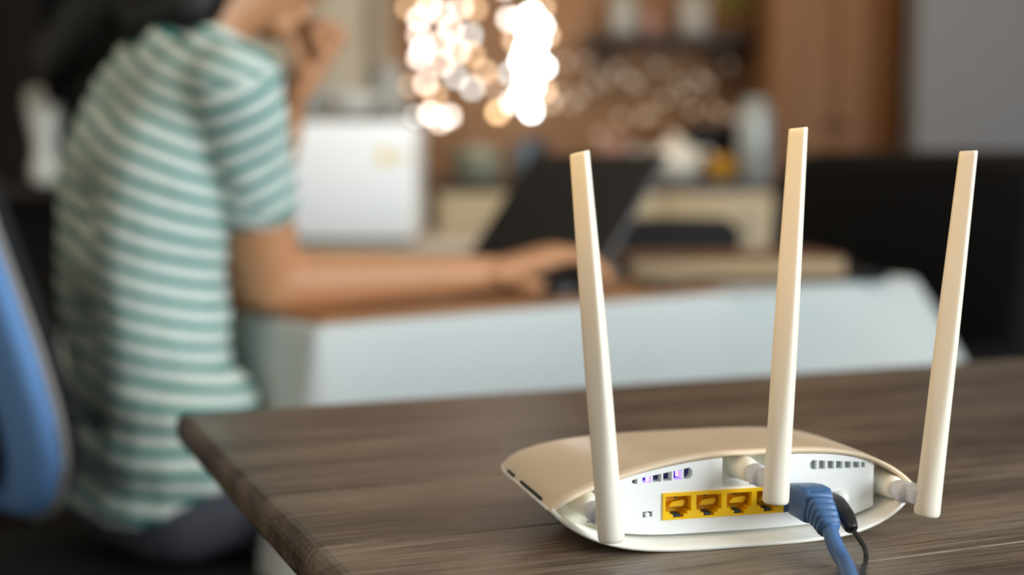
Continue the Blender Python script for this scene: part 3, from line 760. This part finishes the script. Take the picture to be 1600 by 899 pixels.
for s in (-1, 1):
    hj = Vector((-.44, 1.80, .545)) + V_ * .085 * s; kn = hj + U_ * .41 + V_ * .02 * s + Z_ * -.025
    chain(tr, [(hj - U_ * .02 - Z_ * .02, .078), (hj.lerp(kn, .5), .074), (kn, .060), (kn + Z_ * -.13 - U_ * .01, .058), (kn - U_ * .03 - Z_ * .38, .050)])
capsule(tr, Vector((-.462, 1.79, .525)) - V_ * .065, .084, Vector((-.462, 1.79, .525)) + V_ * .065, .084)
capsule(tr, Vector((-.455, 1.80, .610)) - V_ * .055, .080, Vector((-.455, 1.80, .610)) + V_ * .055, .080)
def tr_post(me):
    for v in me.vertices: v.co += v.normal * .005 * noise.noise(Vector((v.co.x * 14, v.co.y * 14, v.co.z * 14)))
under(fused(tr, 'trousers', M['trouser'], .009, 4, tr_post))
for s in (-1, 1):
    kn = Vector((-.44, 1.80, .545)) + V_ * .085 * s + U_ * .41 + V_ * .02 * s + Z_ * -.025
    f = MB(); ank = kn - U_ * .03
    capsule(f, Vector((ank.x, ank.y, .055)) - U_ * .02, .042, Vector((ank.x, ank.y, .045)) + U_ * .15, .036)
    capsule(f, Vector((ank.x, ank.y, .09)), .040, Vector((ank.x, ank.y, .06)), .040)
    def flat(me):
        for v in me.vertices: v.co.z = max(v.co.z, .0)
    under(fused(f, 'shoe', M['shoe'], .008, 3, flat))

# ------------------------------------------------------------------ blue office chair
oc_ = Vector((-.470, 1.775, 0))
ch = empty('office_chair', oc_, WR, 'blue-backed black office chair the person sits on', 'chair')
MB().box((.02, 0, .405), (.46, .48, .075), .032, seg=4).build('seat', M['blackfab'], ch)
def back_ring(zf, grow=0., d0=0.):
    """outline of the backrest, z from bottom, half width shrinking upward"""
    pts = []
    prof = [(.555, .10), (.565, .16), (.59, .195), (.63, .222), (.68, .230), (.74, .222), (.80, .206), (.87, .186), (.94, .172), (1.00, .150), (1.03, .11), (1.04, .05)]
    for z, hw in prof: pts.append((hw + grow, z))
    return pts
def back_surface(y, z, depth): return -.165 - .20 * max(0, z - .62) - .14 * max(0, .62 - z) * -1 + .30 * y * y - depth
def shell_back(scale, d0, d1, name, m, zc=.79):
    prof = back_ring(0); outline = [(w_, z) for w_, z in prof] + [(-w_, z) for w_, z in prof[::-1]]
    front, back = [], []
    rings = []
    for dd, k in ((d0, .965), (d0 + (d1 - d0) * .25, 1.0), (d0 + (d1 - d0) * .75, 1.0), (d1, .955)):
        rings.append([(back_surface(y * scale * k, zc + (z - zc) * scale * k, dd), y * scale * k, zc + (z - zc) * scale * k) for y, z in outline])
    for kk in (.7, .4, .1): rings.append([(back_surface(y * scale * kk, zc + (z - zc) * scale * kk, d1 + .003 * (1 - kk)), y * scale * kk, zc + (z - zc) * scale * kk) for y, z in outline])
    pre = []
    for kk in (.1, .4, .7): pre.append([(back_surface(y * scale * kk, zc + (z - zc) * scale * kk, d0), y * scale * kk, zc + (z - zc) * scale * kk) for y, z in outline])
    return MB().loft(pre + rings).build(name, m, ch)
bkr = shell_back(1.0, .006, .026, 'backrest', M['blackfab'])
shell_back(1.05, .026, .058, 'back_cover', M['chairblue'])
shell_back(.66, .056, .070, 'lumbar_panel', M['navy'], .585)
prof = back_ring(0); ol = [(w_, z) for w_, z in prof] + [(-w_, z) for w_, z in prof[::-1]]
pp = [(back_surface(y * 1.045, .79 + (z - .79) * 1.05, .034), y * 1.045, .79 + (z - .79) * 1.05) for y, z in ol]
MB().tube(pp + [pp[0]], .0045, 8, 3).build('piping', M['chairtrim'], ch)
MB().tube([(-.02, 0, .355), (-.17, 0, .365), (-.235, 0, .45), (-.245, 0, .62)], .022, 10).build('back_bracket', M['metal_blk'], ch)
MB().lathe([(.03, .10), (.03, .25), (.022, .25), (.022, .37)], (0, 0, 0), 16).build('gas_column', M['metal_blk'], ch)
for k in range(5):
    a = k * 2 * math.pi / 5 + .3; lg = MB().tube([(0, 0, .11), (.15 * math.cos(a), .15 * math.sin(a), .10), (.28 * math.cos(a), .28 * math.sin(a), .07)], [.026, .022, .016], 8).build('leg', M['metal_blk'], ch)
    MB().lathe([(.027, -.018), (.027, .018)], (.28 * math.cos(a), .28 * math.sin(a), .0272), 16, (-math.sin(a), math.cos(a), 0)).build('caster', M['black'], lg)

# ------------------------------------------------------------------ black armchair at the right
ac = empty('black_armchair', (.710, 2.917, 0), WR + math.pi, 'black padded high-back armchair behind the right table end', 'chair')
def rslab(name, cx, y0, z0, z1, w, th, leanv, rad, m, par):
    pts = []
    for (cy, cz_, a0) in ((-w / 2 + rad, z0 + .03, 180), (w / 2 - rad, z0 + .03, 270), (w / 2 - rad, z1 - rad, 0), (-w / 2 + rad, z1 - rad, 90)):
        rr = rad if cz_ > z0 + .2 else .03
        for i in range(7):
            a = R(a0 + 90 * i / 6); pts.append((cy + (math.copysign(rad - rr, cy) if rr != rad else 0) + rr * math.cos(a), cz_ + rr * math.sin(a)))
    zc = (z0 + z1) / 2; rings = []
    for dx, k in ((-th / 2, .9), (-th / 2 + .012, .97), (-.01, 1), (.01, 1), (th / 2 - .012, .97), (th / 2, .9)):
        rings.append([(cx + dx - leanv * (z - z0), y0 + y * k, zc + (z - zc) * k) for y, z in pts])
    return MB().loft(rings).build(name, m, par)
rslab('backrest', -.10, 0,   .36, .96, .68, .11, .12, .09, M['blackleather'], ac)
MB().box((.13, 0, .37), (.50, .54, .14), .04, seg=4).build('seat', M['blackleather'], ac)
for s in (-1, 1): MB().box((.12, .30 * s, .36), (.50, .075, .46), .03, seg=4).build('armrest', M['blackleather'], ac)
for x in (-.10, .32):
    for y in (-.29, .29): MB().box((x, y, .065), (.04, .04, .13)).build('leg', M['darkwood'], ac)

# ------------------------------------------------------------------ background: fridge, kitchen run, cupboard, dark cabinet
st_ = empty('low_sideboard', (-.36, 3.80, 0), 0, 'low taupe sideboard carrying the white appliance behind the forearm', 'sideboard')
MB().box((0, 0, .715), (.62, .66, .03), .004).build('top', M['kraft'], st_); MB().box((0, 0, .39), (.58, .60, .62), .004).build('carcass', M['kraft'], st_)
for x in (-.145, .145): MB().box((x, -.306, .39), (.28, .014, .58), .003).build('door', M['kraft'], st_)
for x in (-.25, .25):
    for y in (-.25, .25): MB().box((x, y, .04), (.04, .04, .08)).build('leg', M['darkwood'], st_)
fr = empty('white_appliance', (-.475, 3.72, .730), 0, 'white boxy appliance with yellow stickers on the taupe sideboard', 'appliance')
MB().box((0, .02, .158), (.47, .42, .285), .012).build('body', M['fridge'], fr)
MB().box((0, -.212, .158), (.475, .05, .29), .014).build('door', M['fridge'], fr)
MB().box((0, 0, .309), (.46, .46, .018), .004).build('top_mat', M['fridgetop'], fr)
MB().box((.165, -.2378, .218), (.030, .001, .030)).build('sticker', M['sticker'], fr, label='yellow sticker'); MB().box((.208, -.2378, .218), (.024, .001, .028)).build('sticker', M['sticker2'], fr, label='pale yellow sticker')
MB().tube([(-.20, -.236, .06), (-.20, -.262, .07), (-.20, -.262, .24), (-.20, -.236, .25)], .007, 8).build('handle', M['silver'], fr)
for x in (-.19, .19):
    for y in (-.18, .17): MB().lathe([(.018, 0), (.018, .018)], (x, y, 0), 10).build('foot', M['black'], fr)
def pot(name, prof, loc, m, label, cat, lid=None, extra=None, group=None):
    e = empty(name, loc, 0, label, cat, group); MB().lathe(prof, (0, 0, 0), 24).build('body', m, e)
    if lid: MB().lathe(lid, (0, 0, 0), 24).build('lid', extra or m, e)
    return e
pot('steel_canister', [(.045, 0), (.05, .01), (.05, .10), (.046, .105)], (-.535, 3.66, 1.048), M['silver'], 'pale metal canister on the white appliance, nearest the fist', 'canister', [(.047, .1045), (.045, .118), (.012, .124), (.012, .135)])
pot('white_jug', [(.04, 0), (.055, .02), (.05, .08), (.036, .12), (.042, .14)], (-.330, 3.80, 1.048), M['greyc'], 'grey jug in the middle of the white appliance top', 'jug')
pot('cream_bowl', [(.03, 0), (.05, .012), (.075, .05), (.078, .055), (.07, .05), (.02, .014)], (-.405, 3.58, 1.048), M['ceramic'], 'cream bowl at the front of the white appliance top', 'bowl')

ku = empty('kitchen_base_unit', (.275, 4.22, 0), 0, 'low cream kitchen unit with dark worktop behind the laptop', 'cabinet')
MB().box((-.005, .27, .46), (.99, .55, .78), .004).build('carcass', M['cream'], ku)
MB().box((0, .3, .035), (.98, .48, .07)).build('plinth', M['darkwood'], ku)
MB().box((-.005, .265, .8625), (1.01, .58, .025), .004).build('worktop', M['worktop'], ku)
for k in range(3):
    d = MB().box((-.33 + k * .333, -.012, .46), (.322, .022, .76), .003).build('door', M['cream'], ku)
    MB().tube([(-.25 + k * .333, -.024, .70), (-.25 + k * .333, -.05, .705), (-.25 + k * .333, -.05, .78), (-.25 + k * .333, -.024, .785)], .005, 8, 3).build('handle', M['silver'], d)
WTZ = .875
pot('enamel_pot', [(.06, 0), (.075, .012), (.075, .075), (.078, .082)], (-.105, 4.31, WTZ), M['greygreen'], 'grey-green lidded pot at the left end of the worktop', 'pot', [(.077, .082), (.06, .095), (.015, .102), (.015, .112)])
pot('glass_vase', [(.022, 0), (.036, .01), (.042, .05), (.030, .10), (.034, .125)], (.035, 4.36, WTZ), M['bluegrey'], 'blue-grey vase just below the right light cluster', 'vase')
pot('navy_jar', [(.035, 0), (.042, .01), (.042, .11), (.036, .118)], (.075, 4.56, WTZ), M['navyc'], 'navy jar behind the blue-grey vase', 'jar', [(.037, .118), (.034, .135)])
pot('green_bowl', [(.03, 0), (.05, .010), (.085, .065), (.088, .07), (.08, .065), (.02, .015)], (.185, 4.66, WTZ), M['palegreen'], 'pale green bowl on the worktop right of the navy jar', 'bowl')
pot('pink_canister', [(.045, 0), (.05, .01), (.05, .11), (.046, .118)], (.330, 4.58, WTZ), M['pink'], 'dusty pink canister on the worktop above the laptop', 'canister', [(.047, .118), (.044, .13), (.012, .136), (.012, .148)])
pot('grey_canister', [(.035, 0), (.04, .01), (.04, .085), (.037, .09)], (.405, 4.50, WTZ), M['greyc'], 'small grey canister right of the pink one', 'canister', [(.038, .09), (.035, .10)])
kt = empty('coffee_machine', (.635, 4.52, WTZ), 0, 'black coffee machine at the right end of the worktop', 'appliance')
MB().box((0, .05, .09), (.17, .10, .18), .008).build('body', M['black'], kt); MB().box((0, -.03, .155), (.17, .08, .05), .008).build('brew_head', M['black'], kt); MB().box((0, -.03, .01), (.17, .10, .02), .004).build('drip_tray', M['metal_blk'], kt)
pot('steel_flask', [(.048, 0), (.055, .01), (.055, .20), (.045, .225)], (.735, 4.33, WTZ), M['silver'], 'tall pale steel flask at the far right of the worktop', 'flask', [(.04, .225), (.04, .245), (.03, .25)])
wb = pot('white_teapot', [(.04, 0), (.07, .02), (.082, .055), (.070, .095), (.040, .112)], (.500, 4.36, WTZ), M['ceramic'], 'round white teapot on the worktop beside the laptop lid', 'teapot', [(.04, .112), (.03, .122), (.01, .126), (.012, .14), (.004, .145)])
MB().tube([(-.07, 0, .05), (-.11, 0, .07), (-.125, 0, .10)], [.016, .011, .008], 10).build('spout', M['ceramic'], wb)
MB().tube([(.07, 0, .09), (.105, 0, .085), (.108, 0, .045), (.075, 0, .03)], .007, 8).build('handle', M['ceramic'], wb)
lm = MB().sphere((0, 0, .040), .040, 18, 12, (1.12, 1, 1)); lm.tube([(.042, 0, .040), (.052, 0, .040)], [.012, .004], 8, 2); lm = lm.build('lemon', M['amber']); lm.location = (.628, 4.30, WTZ); tag(lm, 'yellow lemon on the worktop beside the white teapot', 'fruit')

shf = empty('wall_shelf', (.50, 4.70, 1.325), 0, 'dark wall shelf above the kitchen worktop', 'shelf')
MB().box((0, 0, 0), (.56, .19, .03), .003).build('board', M['darkwood'], shf)
for x in (-.2, .2): MB().box((x, .06, -.05), (.02, .06, .07)).build('bracket', M['metal_blk'], shf)
SZ = 1.340
pot('shelf_jar', [(.045, 0), (.05, .01), (.05, .10), (.04, .12)], (.365, 4.68, SZ), M['greyc'], 'grey-green jar at the left of the wall shelf', 'jar', [(.041, .12), (.038, .14)])
pot('pink_cup', [(.025, 0), (.033, .01), (.038, .075), (.035, .075), (.02, .02)], (.455, 4.68, SZ), M['pink'], 'pinkish cup beside the grey jar on the shelf', 'cup')
pot('shelf_canister', [(.05, 0), (.055, .01), (.055, .11), (.045, .12)], (.590, 4.68, SZ), M['greyc'], 'grey canister in the middle of the wall shelf', 'canister', [(.046, .12), (.04, .135)])
pl = empty('potted_plant', (.715, 4.67, SZ), 0, 'small green plant in a pot at the right shelf end', 'plant')
MB().lathe([(.025, 0), (.036, .05), (.038, .055), (.03, .05)], (0, 0, 0), 16).build('pot', M['brownleather'], pl)
for k in range(9):
    a = k * 2.4; r_ = .03 + .012 * (k % 3); e1 = (math.cos(a) * r_, math.sin(a) * r_, .10 + .01 * (k % 4))
    lf = MB(); lf.tube([(0, 0, .05), (e1[0] * .5, e1[1] * .5, .09), e1, (e1[0] * 1.5, e1[1] * 1.5, .085)], [.002, .010, .014, .002], 6, 3, (.2, 1)); lf.build('leaf', M['leaf'], pl)

# brown cupboard by the grey wall
cu = empty('tall_cupboard', (.99, 4.42, 0), 0, 'tall brown wooden cupboard beside the grey wall', 'cupboard')
MB().box((0, .18, 1.06), (.40, .36, 2.12), .004).build('carcass', M['cupboard'], cu)
for x in (-.099, .099):
    d = MB().box((x, -.011, 1.08), (.192, .02, 2.0), .004).build('door', M['cupboard'], cu)
    MB().sphere((x * .25, -.034, 1.05), .012, 10, 8).build('knob', M['metal_blk'], d)

# dark cabinet on the left with an open niche
dc = empty('dark_cabinet', (-1.42, 3.45, 0), 0, 'very dark tall cabinet with an open niche at left', 'cabinet')
W_, H_ = 1.36, 2.3
MB().box((0, .38, H_ / 2), (W_, .02, H_)).build('back_panel', M['darkwood'], dc)
for x in (-W_ / 2 + .015, W_ / 2 - .015, -.06, .40): MB().box((x, .19, H_ / 2), (.03, .36, H_)).build('upright', M['darkwood'], dc)
for z in (.02, .44, .865, 1.55, H_ - .02): MB().box((0, .19, z), (W_ - .06, .355, .03)).build('shelf', M['darkwood'], dc)
for x0, x1, z0, z1 in ((-.66, -.08, .05, .42), (-.66, -.08, .47, .845), (-.66, -.08, .885, 1.53), (.42, .64, .05, 2.25), (-.04, .38, .05, .42), (-.66, .40, 1.58, 2.25)):
    d = MB().box(((x0 + x1) / 2, 0, (z0 + z1) / 2), (x1 - x0, .02, z1 - z0), .002).build('door', M['darkwood'], dc); MB().sphere((x1 - .04, -.02, (z0 + z1) / 2), .011, 10, 8).build('knob', M['greyc'], d)
pot('white_vase', [(.026, 0), (.036, .012), (.037, .045), (.026, .072), (.028, .10), (.040, .16), (.045, .20), (.040, .228), (.020, .240)], (-1.145, 3.50, .8805), M['ceramic'], 'white waisted vase in the niche of the dark cabinet', 'vase')
bg = empty('black_bag', (-.985, 3.385, 1.10), 0, 'black shoulder bag hanging on the dark cabinet behind the hair', 'bag')
MB().box((0, 0, .14), (.24, .075, .34), .035, seg=4).build('body', M['blackleather'], bg); MB().tube([(-.10, 0, .29), (-.06, .01, .48), (.06, .01, .48), (.10, 0, .29)], .008, 8).build('strap', M['blackleather'], bg)
hk = MB().tube([(0, .047, .49), (0, .01, .482), (0, -.014, .486), (0, -.020, .505)], .005, 8, 3); hk.build('hook', M['metal_blk'], bg)

# ------------------------------------------------------------------ hanging light clusters
LEFT = [(-0.28, 4.353, 1.364, 'w'), (-0.215, 4.408, 1.388, 'p'), (-0.155, 4.377, 1.404, 'p'), (-0.275, 4.419, 1.283, 'w'), (-0.187, 4.423, 1.341, 'p'), (-0.125, 4.322, 1.313, 'g'), (-0.278, 4.312, 1.246, 'w'), (-0.219, 4.461, 1.237, 'p'), (-0.165, 4.357, 1.268, 'p'), (-0.12, 4.352, 1.258, 'o'), (-0.176, 4.489, 1.199, 'g'), (-0.122, 4.395, 1.159, 'g'), (-0.085, 4.461, 1.213, 'o'), (-0.314, 4.396, 1.165, 'd'), (-0.266, 4.425, 1.176, 'p'), (-0.295, 4.337, 1.066, 'g'), (-0.253, 4.424, 1.082, 'w'), (-0.196, 4.466, 1.075, 'w'), (-0.221, 4.404, 1.058, 'p'), (-0.256, 4.443, 1.412, 'p'), (-0.319, 4.431, 1.406, 'o'), (-0.111, 4.322, 1.391, 'o'), (-0.287, 4.446, 1.324, 'p'), (-0.216, 4.416, 1.302, 'p'), (-0.058, 4.364, 1.163, 'd'), (-0.231, 4.316, 1.132, 'o')]
RIGHT = [(-0.01, 4.466, 1.375, 'w'), (0.059, 4.395, 1.383, 'W'), (0.091, 4.439, 1.353, 'W'), (0.006, 4.468, 1.312, 'o'), (0.043, 4.439, 1.284, 'W'), (0.03, 4.476, 1.248, 'W'), (0.074, 4.381, 1.232, 'W'), (0.099, 4.454, 1.227, 'W'), (0.039, 4.39, 1.193, 'W'), (-0.004, 4.478, 1.208, 'g'), (0.064, 4.468, 1.168, 'W'), (0.029, 4.328, 1.136, 'W'), (-0.043, 4.334, 1.083, 'O'), (0.0, 4.349, 1.114, 'w'), (0.06, 4.484, 1.092, 'W'), (0.1, 4.389, 1.151, 'o'), (0.122, 4.423, 1.117, 'd'), (0.049, 4.364, 1.33, 'W'), (0.078, 4.401, 1.307, 'W'), (0.093, 4.379, 1.401, 'o'), (0.023, 4.373, 1.366, 'w'), (0.071, 4.415, 1.263, 'W'), (0.051, 4.415, 1.117, 'W'), (0.111, 4.473, 1.326, 'o')]
bulb_me = {k: MB().sphere((0, 0, 0), .0125, 12, 8).mesh('bulb', M['bulb_' + k]) for k in 'wpgWoOdx'}
def cluster(name, cx, pts, label, rod):
    e = empty(name, (cx, 4.41, 0), 0, label, 'lights')
    rnd = random.Random(len(pts)); more = [(cx + rnd.uniform(-.11, .11), 4.41 + rnd.uniform(-.08, .08), rnd.uniform(1.44, 1.75), rnd.choice('pwog')) for _ in range(14)]
    MB().lathe([(.13, 2.64), (.13, 2.70)], (0, 0, 0), 24).build('ceiling_plate', M['metal_blk'], e)
    for x, y, z, k in pts + more:
        b_ = bpy.data.objects.new('bulb', bulb_me[k]); C.objects.link(b_); b_.parent = e; b_.location = (x - cx, y - 4.41, z)
    cd = MB()
    for x, y, z, k in pts + more: cd.tube([((x - cx), y - 4.41, z + .010), ((x - cx) * .9, (y - 4.41) * .9, 2.64)], .0008, 4, 1)
    cd.build('cords', M['cord'], e, kind='stuff')
    return e
cluster('light_cluster', -.20, LEFT, 'hanging cluster of warm glowing bulbs above the white appliance', 0)
cluster('light_cluster', .045, RIGHT, 'brightest hanging cluster of white bulbs, right of the warm one', 0)
ga = empty('wall_glints', (.45, 4.74, 1.05), 0, 'added dim amber spots imitating reflections on the brown kitchen wall', 'lights')
rnd = random.Random(5); gp = []
for k in range(26):
    x = -.30 + k * .0235; z = .10 + .09 * math.sin(k * 1.9) + rnd.uniform(-.05, .05); gp.append((x, 0, z))
    b_ = bpy.data.objects.new('bulb', bulb_me['x']); C.objects.link(b_); b_.parent = ga; b_.location = (x, -.016, z)  # small glowing balls added to imitate reflection spots, not real bulbs
MB().tube(gp, .002, 5, 3).build('wire', M['cord'], ga)  # made-up cord strung between the added spots
